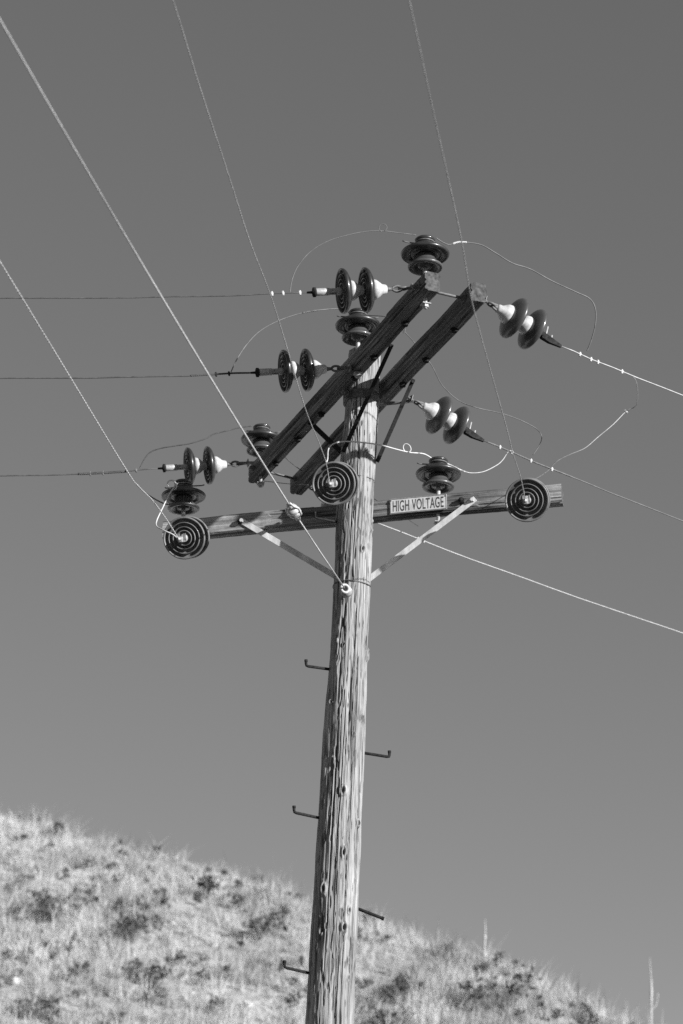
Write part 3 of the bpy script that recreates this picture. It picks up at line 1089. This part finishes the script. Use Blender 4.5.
def make_string(label, kind, lead, group):
    root = thing('insulator_string', label, 'insulator string', group=group)
    h = MB()                                            # eye bolt, shackle and ball link
    h.lathe([(.009, -.02), (.009, .035)], 10)
    h.box((.044, .044, .006), Matrix.Translation((0, 0, .004)), .001)
    def ring(z, r, wire, flip):
        pts = []
        for a in np.linspace(0, 2 * math.pi, 19):
            s, c = math.sin(a) * r * .62, math.cos(a) * r
            pts.append(Vector((s if flip else 0, 0 if flip else s, z + c)))
        h.tube(pts, wire, 7)
    ring(.055, .024, .0075, True)
    n = max(1, int((lead - .07) / .045))
    for k in range(n):
        ring(.09 + k * (lead - .085) / n, .027, .0075, k % 2 == 1)
    h.lathe([(.009, lead - .03), (.012, lead - .01), (.016, lead + .004)], 10)
    h.build('link', M['dull_steel'], root)
    for k in range(2):
        T = Matrix.Translation((0, 0, lead + k * PITCHD))
        d = MB()
        d.lathe(DISC, 48)
        dk = d.build('disc', M[{'left': 'dark_glaze', 'right': 'mid_glaze', 'front': 'sunlit_glaze'}[kind]], root, T)
        c = MB()
        c.lathe(CAP, 28)
        cp = c.build('cap', M['white_porcelain'], dk)
        if k == 1 and kind == 'left':
            pass
        q = MB()
        q.lathe([(.011, .096), (.011, .140), (.015, .148), (.013, .152)], 12)
        q.build('pin', M['galvanised'], dk)
    z0 = lead + 2 * PITCHD
    cl = MB()
    if kind == 'left':
        cl.lathe([(.012, z0 - .012), (.022, z0 - .006), (.022, z0 + .022), (.012, z0 + .028)], 14)
        for s in (-1, 1):
            cl.box((.006, .026, .055), Matrix.Translation((s * .014, 0, z0 + .045)), .002)
        cl.lathe([(.008, -.022), (.008, .022)], 10, along(Vector((0, 0, z0 + .06)), Vector((1, 0, 0))))
        cl.lathe([(.010, z0 + .055), (.021, z0 + .070), (.022, z0 + .145), (.020, z0 + .150)], 16)
        cb = cl.build('clamp', M['galvanised'], root)
        co = MB()
        co.lathe([(.021, z0 + .148), (.028, z0 + .150), (.028, z0 + .164), (.008, z0 + .170), (.006, z0 + .200)], 16)
        co.build('collar', M['rust'], cb)
        end = z0 + .195
    elif kind == 'right':
        cl.lathe([(.012, z0 - .012), (.020, z0 - .006), (.020, z0 + .018), (.012, z0 + .024)], 14)
        for s in (-1, 1):
            cl.box((.005, .024, .05), Matrix.Translation((s * .013, 0, z0 + .04)), .002)
        # wedge-shaped strain clamp: deep belly tapering to the conductor
        m = [(-.013, .020, z0 + .05), (.013, .020, z0 + .05), (.013, -.022, z0 + .058), (-.013, -.022, z0 + .058),
             (-.013, .014, z0 + .11), (.013, .014, z0 + .11), (.010, -.024, z0 + .115), (-.010, -.024, z0 + .115),
             (-.007, .007, z0 + .20), (.007, .007, z0 + .20), (.007, -.008, z0 + .20), (-.007, -.008, z0 + .20)]
        fc = [(0, 1, 2, 3)]
        for b0 in (0, 4):
            for k in range(4):
                k2 = (k + 1) % 4
                fc.append((b0 + k, b0 + 4 + k, b0 + 4 + k2, b0 + k2))
        fc.append((11, 10, 9, 8))
        cl.add([Vector(v) for v in m], fc, 0, False)
        cb = cl.build('clamp', M['rust'], root)
        co = MB()
        for zz, ln in ((.085, .075), (.125, .035)):
            co.tube([Vector((0, -.01, z0 + zz)), Vector((0, ln, z0 + zz))], .0055, 8)
        co.build('bolt', M['galvanised'], cb)
        end = z0 + .195
    else:
        cl.lathe([(.012, z0 - .012), (.024, z0 - .006), (.026, z0 + .010), (.018, z0 + .030)], 16)
        cl.box((.030, .034, .09), Matrix.Translation((0, -.004, z0 + .065)), .006)
        cl.lathe([(.012, z0 + .10), (.009, z0 + .16)], 12)
        cb = cl.build('clamp', M['galvanised'], root)
        co = MB()
        for zz in (.045, .085):
            co.tube([Vector((s * .018, y, z0 + zz)) for s, y in ((-1, .03), (-1, -.01), (0, -.026), (1, -.01), (1, .03))], .005, 8)
        co.build('bolt', M['dull_steel'], cb)
        end = z0 + .15
    root['reach'] = end
    return root

def place_string(proto, P, d, label):
    rot = along(Vector((0, 0, 0)), d).to_quaternion()
    if proto.get('placed') is None:
        proto['placed'] = 1
        proto.location = P
        proto.rotation_mode = 'QUATERNION'
        proto.rotation_quaternion = rot
        o = proto
    else:
        o = copy_thing(proto, P, rot, label)
    return P + d.normalized() * proto['reach']

def hdir(x, y, droop):
    v = Vector((x, y, 0)).normalized() * math.cos(R(droop))
    v.z = -math.sin(R(droop))
    return v

d_left, d_right, d_front = hdir(-.975, -.22, 9), hdir(.85, .53, 16), hdir(-.16, -.987, 23)
pr = Vector((-u_arm.y, u_arm.x, 0))
if pr.x < 0:
    pr = -pr
GR = 'strain insulator strings on the pole'
def hang(px, py, d, ln, q, n):
    """attachment on the vertical face through q (normal n) so the discs hang where they are seen"""
    r = ray(px, py)
    s = ((q + d * ln - EYE).dot(n)) / r.dot(n)
    return EYE + r * s - d * ln

protoL = make_string('two-disc strain string pulling left from the near end of the upper left arm', 'left', .150, GR)
ends_l = []
qL = (AL0 + AL1) / 2 - pr * (AW / 2 + .003)
for px, py, lab in ((356, 290.5, ''), (297, 370.5, 'two-disc strain string pulling left from the middle of the upper left arm'), (200, 466, 'two-disc strain string pulling left from the far end of the upper left arm')):
    p = hang(px, py, d_left, .150 + .115 + PITCHD / 2, qL, pr)
    if px == 200:                                        # eye bolt let into the arm's far end
        mb = MB()
        mb.tube([arm_at(AL0, AL1, 263) + Vector((0, 0, .035)), p + d_left * .03], .011, 10)
        pbuild(mb, 'dead_end_bolt', M['dull_steel'])
    ends_l.append(place_string(protoL, p, d_left, lab))
protoR = make_string('two-disc strain string pulling right from the near end of the upper right arm', 'right', .095, GR)
ends_r = []
qR = (AR0 + AR1) / 2 + pr * (AW / 2 + .003)
for px, py, lab in ((522, 323, ''), (446.5, 419.5, 'two-disc strain string pulling right from the middle of the upper right arm'), (None, 0, 'strain string hidden behind the pole, pulling right from the far end')):
    p = hang(px, py, d_right, .095 + .115 + PITCHD / 2, qR, pr) if px else arm_at(AR0, AR1, 299) + pr * (AW / 2 + .003)
    if px == 446.5:                                      # this one hangs from a long eye bolt through the pole
        mb = MB()
        mb.tube([axis(p.z) + Vector((0, 0, .01)), p + d_right * .03], .011, 10)
        pbuild(mb, 'dead_end_bolt', M['dull_steel'])
    ends_r.append(place_string(protoR, p, d_right, lab))
protoF = make_string('ringed strain insulator seen end on at the left end of the lower arm', 'front', .12, GR)
ends_f = []
lf = .12 + .118 + PITCHD
qF = (FL + FR) / 2 + n_f * (AW / 2 + .003)
fr_spots = [(hang(184.5, 538, d_front, lf, qF, n_f), ''),
            (hang(334, 483.5, d_front, lf, at(347, 483, 13.4 - .09), Vector((0, -1, 0))), 'ringed strain insulator seen end on at the left side of the pole'),
            (hang(527, 500, d_front, lf, qF, n_f), 'ringed strain insulator seen end on at the right end of the lower arm')]
for p, _ in fr_spots:
    mb = MB()
    q = axis(p.z) if abs(proj(p)[0] - 343) < 6 else p - n_f * (AW / 2) + Vector((0, 0, .03 if proj(p)[0] < 300 else 0))
    mb.tube([q, p + d_front * .03], .011, 10)
    pbuild(mb, 'dead_end_bolt', M['dull_steel'])
for p, lab in fr_spots:
    ends_f.append(place_string(protoF, p, d_front, lab))

# ------------------------------------------------------------------ wires
def plane_hit(S, d, px, py):
    """where the sight line meets the vertical plane through S along d"""
    r = ray(px, py)
    n = Vector((-d.y, d.x, 0))
    t = (S - EYE).dot(n) / r.dot(n)
    return EYE + r * t

def span(S, d, px, py, sag, more, n=60):
    """conductor from S through a sighted point, sagging a little, carried on beyond it"""
    E = plane_hit(S, d, px, py)
    out = []
    L = (E - S).length
    k = 1 + more / L
    for i in range(n + 1):
        t = (i / n) ** 1.3 * k
        p = S.lerp(E, t)
        p.z -= sag * 4 * t * (1 - t) if t < 1 else 0
        p.z += 0.004 * math.sin(t * 17) * (1 - min(1, t))
        out.append(p)
    return out

def find_px(pts, px):
    best = min(range(len(pts)), key=lambda i: abs(proj(pts[i])[0] - px))
    for i in (best - 1, best):
        if 0 <= i < len(pts) - 1:
            a, b = proj(pts[i])[0], proj(pts[i + 1])[0]
            if (a - px) * (b - px) <= 0 and a != b:
                return pts[i].lerp(pts[i + 1], (px - a) / (b - a)), (pts[i + 1] - pts[i]).normalized()
    j = min(best, len(pts) - 2)
    return pts[best], (pts[j + 1] - pts[j]).normalized()

def connectors(parent, pts, pxs, mat, big=1.0):
    for px in pxs:
        p, d = find_px(pts, px)
        big = .62
        mb = MB()
        m = along(p, d)
        mb.box((.020 * big, .030 * big, .024 * big), m, .005)
        mb.lathe([(.009 * big, -.024 * big), (.009 * big, .020 * big)], 6, along(p, m.to_3x3() @ Vector((0, 1, 0))), smooth=False)
        mb.build('connector', mat, parent)

def wire(name, pts, rad, mat, label, cat='wire', group=None, strands=0, pitch=.07, conn=(), conn_mat=None, armor=None):
    mb = MB()
    if strands:
        mb.strand(pts, rad, strands, pitch)
    else:
        mb.tube(pts, rad, 8)
    if conn or armor:
        root = thing(name, label, cat, (0, 0, 0), group=group)
        mb.build('cable', mat, root)
        connectors(root, pts, conn, conn_mat or M['galvanised'])
        if armor:
            a, b, mt, rr = armor
            mb = MB()
            seg = [p for p in resample(pts, .01)[0] if min(a, b) <= proj(p)[0] <= max(a, b)]
            if len(seg) > 3:
                mb.strand(seg, rr, 4, .05)
                mb.build('armour_wrap', mt, root)
        return root
    o = mb.build(name, mat)
    return tag(o, label, cat, group)

LG, RG, FG = 'conductors leaving to the left', 'conductors leaving to the right', 'conductors passing overhead towards the camera'
dl2 = Vector((-.975, -.22, 0)); dr2 = Vector((.85, .53, 0)); df2 = Vector((-.16, -.987, 0))
wl = [span(ends_l[0], dl2, 0, 298, .012, 18), span(ends_l[1], dl2, 0, 378, .012, 18), span(ends_l[2], dl2, 0, 475.5, .015, 18)]
wire('conductor', wl[0], .0036, M['dark_wire'], 'topmost thin dark wire running level to the left edge', 'wire', LG, conn=(272, 283, 300), conn_mat=M['guy'])
wire('conductor', wl[1], .0042, M['dark_wire'], 'middle dark wire running level to the left edge', 'wire', LG, conn=(216, 229), conn_mat=M['rust'], armor=(190, 250, M['dark_wire'], .0062))
wire('conductor', wl[2], .0042, M['dark_wire'], 'lowest dark wire running level to the left edge, with a wrapped splice', 'wire', LG, conn=(90, 103, 136), conn_mat=M['dull_steel'], armor=(78, 128, M['dark_wire'], .0085))
wr = [span(ends_r[0], dr2, 683, 395.5, .004, 18), span(ends_r[1], dr2, 683, 521, .006, 18), span(ends_r[2], dr2, 683, 633, .02, 18)]
wire('conductor', wr[0], .0040, M['pale_wire'], 'upper pale wire running down to the right edge', 'wire', RG, conn=(580, 591, 598, 622), conn_mat=M['guy'])
wire('conductor', wr[1], .0036, M['grey_wire'], 'middle grey wire running down to the right edge past the ringed insulator', 'wire', RG, conn=(500, 512, 531, 552), conn_mat=M['guy'], armor=(486, 572, M['grey_wire'], .0056))
wire('conductor', wr[2], .0042, M['pale_wire'], 'lowest pale wire leaving from under the sign to the right edge', 'wire', RG, conn=(424, 418), conn_mat=M['galvanised'])

def bent_span(S, near, d, px, py, sag, more):
    """slack conductor: leaves the clamp, passes sighted points, then runs on"""
    pts = [S] + [plane_hit(S, d, *q) for q in near]
    E = plane_hit(S, d, px, py)
    pts.append(E)
    dd = (E - pts[-2]).normalized()
    pts += [E + dd * more * .4, E + dd * more]
    return smooth_path(pts, 24)

def front_dir(S, px, py, back):
    return Vector((-back, -1, 0)).normalized()

wa = bent_span(ends_f[0], [(166, 519), (152, 500), (139, 487), (125, 468), (62, 364)], df2, 0, 262, 0, 9)
wb = bent_span(ends_f[1], [(326, 463), (320, 445.5), (304.4, 406), (284.6, 340), (270, 294), (249, 239), (226.5, 169), (199, 85)], df2, 173, 0, 0, 8)
wc = bent_span(ends_f[2], [(521, 479), (513, 454), (506.5, 428), (490, 369), (471.6, 300), (460.5, 236), (435, 120)], df2, 409, 0, 0, 8)
wire('overhead_wire', wa, .0044, M['guy'], 'pale wire from the left ringed insulator to the left edge of the sky', 'wire', FG, strands=2, pitch=.06)
wire('overhead_wire', wb, .0031, M['pale_wire'], 'thin twisted wire rising from the ringed insulator beside the pole', 'wire', FG, strands=3, pitch=.06)
wire('overhead_wire', wc, .0031, M['pale_wire'], 'thin twisted wire rising from the ringed insulator at the right arm end', 'wire', FG, strands=3, pitch=.06)

# span guy and its porcelain strain insulator
gd = Vector((-.222, -1, 0)).normalized()
G0 = ec + ed * .02
g_mid = plane_hit(G0, gd, 293.5, 511.5)
g_end = plane_hit(G0, gd, 0, 20)
gdir = (g_end - g_mid).normalized()
lower = [G0, G0.lerp(g_mid, .5) - Vector((0, 0, .003)), g_mid]
wire('guy_wire', lower, .0042, M['guy'], 'short lower length of guy wire between the knobbly insulator and the pole bolt', 'guy wire', 'guy wire lengths')
gl = (g_end - g_mid).length
upper = [g_mid + gdir * t - Vector((0, 0, max(0, .030 * 4 * (t / gl) * (1 - t / gl)))) for t in np.linspace(0, gl + 6, 60)]
wire('guy_wire', upper, .0044, M['guy'], 'thickest bright wire crossing the sky from the upper left to the knobbly insulator', 'guy wire', 'guy wire lengths')
gi = thing('guy_insulator', 'knobbly white porcelain guy insulator where the thick guy wire meets the lower arm', 'guy insulator', g_mid, along(Vector((0, 0, 0)), gdir).to_quaternion())
mb = MB()
mb.lathe([(.012, -.055), (.030, -.050), (.040, -.036), (.041, -.016), (.030, -.006), (.029, .006), (.041, .016), (.040, .036), (.030, .050), (.012, .055)], 20)
mb.build('body', M['white_porcelain'], gi)
mb = MB()
for s in (-1, 1):
    for q in (-1, 1):
        mb.tube([Vector((q * .008, s * .0, s * .14)), Vector((q * .018, 0, s * .09)), Vector((q * .043, s * .004, s * .04)), Vector((q * .045, 0, -s * .012)), Vector((q * .022, .02, -s * .03)), Vector((0, .042, -s * .03))], .008, 7)
    mb.lathe([(.014, s * .070), (.017, s * .082), (.017, s * .10), (.012, s * .112)] if s > 0 else [(.012, -.112), (.017, -.10), (.017, -.082), (.014, -.070)], 10)
mb.build('loop', M['guy'], gi)

gi.scale = (.8, .8, .8)

# jumpers: slack loops between spans and insulators
def jumper(pix, Y0, Y1, bulge=0.0, n=8):
    pts = []
    L = [0]
    for a, b in zip(pix, pix[1:]):
        L.append(L[-1] + math.hypot(b[0] - a[0], b[1] - a[1]))
    for (px, py), s in zip(pix, L):
        t = s / L[-1]
        pts.append(at(px, py, Y0 + (Y1 - Y0) * t + bulge * math.sin(math.pi * t)))
    return smooth_path(pts, n)

def curl(p, r=.022, d=Vector((1, 0, 0))):
    up = Vector((0, -.2, 1)).normalized()
    return [p + d * (r * math.sin(a)) + up * (r * (1 - math.cos(a))) + Vector((0, .012 * a / 6.3, 0)) for a in np.linspace(.3, 6.0, 20)]

JG = 'jumper wires looping between the insulators'
Yl = [find_px(wl[0], 291)[0].y, find_px(wl[1], 232)[0].y, find_px(wl[2], 140)[0].y]
Pt = [proj(p) for p in pin_top]
Yr1 = find_px(wr[0], 588)[0].y
Yr1b = find_px(wr[0], 622)[0].y
Yr2 = [find_px(wr[1], x)[0].y for x in (512, 531, 552)]

j = jumper([(290, 293), (292, 280), (298, 266), (310, 252), (326, 242), (346, 235.5), (366, 231.5), (383, 231), (400, 233), (416, 235)], Yl[0], pin_top[0].y - .05, -.05)
mb = MB(); mb.tube(j, .0026, 7); mb.tube(curl(at(383, 231, pin_top[0].y - .2)), .0022, 6)
tag(mb.build('jumper_wire', M['grey_wire']), 'thin looping jumper with a small curl, left of the topmost insulator', 'jumper wire', JG)
j = jumper([(436, 238), (448, 244.5), (460, 242), (480, 244.5), (494, 252), (512, 263), (530, 269), (552, 281), (576, 292), (590, 299), (595.5, 310), (595, 326), (591, 341), (587, 351)], pin_top[0].y, Yr1, -.02)
wire('jumper_wire', j, .0034, M['grey_wire'], 'long jumper arching right from the topmost insulator down to the right wire', 'jumper wire', JG, armor=(452, 468, M['guy'], .006))
j = jumper([(231, 372), (237, 359), (247, 344), (260, 331), (278, 321), (300, 313.5), (320, 310), (340, 309), (350, 313)], Yl[1], pin_top[1].y, -.03)
wire('jumper_wire', j, .0034, M['grey_wire'], 'jumper curving from the middle left wire to the insulator above the pole top', 'jumper wire', JG, armor=(302, 318, M['dull_steel'], .006))
a = pin_top[1] + Vector((.04, 0, 0))
j = smooth_path([a, at(392, 318, a.y - .1), at(404, 331, 13.2), at(418, 347, 13.2), at(432, 366, 13.3), at(442, 385, 13.4), at(458, 400, 13.5), at(476, 407.5, 13.5), at(500, 413, 13.55), at(520, 420, 13.6), at(536, 428.5, 13.65), at(541.5, 436, 13.65), at(540, 444, Yr2[1]), at(533, 455, Yr2[1])], 8)
mb = MB(); mb.tube(j, .0028, 7); mb.tube(curl(at(402, 333, 13.19), .02), .0026, 6)
tag(mb.build('jumper_wire', M['grey_wire']), 'jumper sagging from between the upper arms above the right double string', 'jumper wire', JG)
j = jumper([(139, 470), (144, 460), (150, 452.5), (160, 448.5), (174, 446), (190, 443.5), (206, 438.5), (214, 434), (226, 431), (240, 427.5), (252, 426)], Yl[2], pin_top[2].y, -.03, 8)
wire('jumper_wire', j, .0040, M['dark_wire'], 'dark bent jumper from the lowest left wire up to the far insulator', 'jumper wire', JG)
a = pin_top[2] + Vector((.03, 0, -.005))
j = smooth_path([a, at(276, 447, 14.75), at(288, 460, 14.7), at(301, 470, 14.8), at(318, 478, 14.9), at(352, 488, 14.6), at(390, 508, 14.4), at(418, 526, find_px(wr[2], 424)[0].y)], 8)
wire('jumper_wire', j, .0026, M['dark_wire'], 'thin dark jumper slung behind the pole between the far ends of the upper arms', 'jumper wire', JG)
# front phase jumpers
pc_ = ends_f[1]
wjb = wb[24]
j = smooth_path([wjb, at(327.5, 459, wjb.y + .03), at(328.5, 449, 13.1), at(334, 443.5, 13.15), at(345, 441.5, 13.2), at(362, 442.5, 13.22), at(380, 445, 13.25), at(397, 449.5, 13.3), at(410, 452.5, 13.35), at(424, 454, 13.4), at(434, 460, pin_top[4].y)], 8)
mb = MB(); mb.tube(j, .0044, 8); mb.tube(curl(at(407, 452, 13.33), .026, Vector((.9, 0, -.3))), .004, 7)
tag(mb.build('jumper_wire', M['guy']), 'thick white jumper crossing the pole to the insulator above the sign', 'jumper wire', JG)
j = jumper([(441, 461), (452, 466), (463, 471), (472, 473), (484, 471.5), (497, 465), (503, 459.5), (508, 452), (512, 450.5)], pin_top[4].y, Yr2[0], 0)
wire('jumper_wire', j, .0034, M['pale_wire'], 'white jumper from the insulator above the sign up to the right wire', 'jumper wire', JG, armor=(440, 466, M['guy'], .0058))
Yd = Yr2[2] - Yr1b
j = smooth_path([at(px, py, Yr1b + Yd * t) for px, py, t in ((622, 372.5, 0), (632, 376, .25), (636.5, 383, .5), (637.5, 396, .8), (635.5, 406, .97), (626, 411.5, 1.0), (613, 424.5, .97), (598, 437, .96), (585, 448, .95), (570, 454.5, .96), (558, 460.5, .98), (552, 466, 1.0))], 8)
wire('jumper_wire', j, .0027, M['pale_wire'], 'thin pale tap wire hanging between the two right wires', 'jumper wire', JG, conn=(626,), conn_mat=M['galvanised'])
j = jumper([(552, 467), (545, 473), (536, 478.5), (528, 481.5), (525, 488), (524, 496)], Yr2[2], ends_f[2].y, 0)
wire('jumper_wire', j, .0022, M['grey_wire'], 'faint short tap wire above the right ringed insulator', 'jumper wire', JG)
pa = ends_f[0]
a = pin_top[3]
j = smooth_path([a + Vector((-.03, -.05, .0)), at(176, 485, a.y - .12), at(170, 493, a.y - .2), at(163, 507, a.y - .3), at(156, 524, a.y - .38), at(163, 530, pa.y + .02), at(172, 534, pa.y), pa], 8)
mb = MB(); mb.tube(j, .0042, 8); mb.tube(curl(at(172, 489, a.y - .15), .028, Vector((-1, 0, .2))), .0045, 7)
tag(mb.build('jumper_wire', M['guy']), 'white jumper beside the left ringed insulator, looping from the insulator above it', 'jumper wire', JG)
j = jumper([(126, 470), (133, 479), (140, 488), (150, 496), (164, 503.5), (172, 504)], find_px(wl[2], 126)[0].y, pin_top[3].y, -.05)
wire('jumper_wire', j, .0055, M['dark_wire'], 'dark thick jumper from the left wire splice down to the left lower insulator', 'jumper wire', JG, strands=2, pitch=.05)
tw = [at(264, 481, 14.75), at(285, 483.5, 14.7), at(300, 484.6, 14.66), at(308, 485, 14.6)]
wire('tie_wire', smooth_path(tw, 6), .0024, M['grey_wire'], 'thin tie wire joining the far ends of the two upper arms', 'wire')
for o in list(bpy.data.objects):
    for k in ('reach', 'placed'):
        if k in o:
            del o[k]
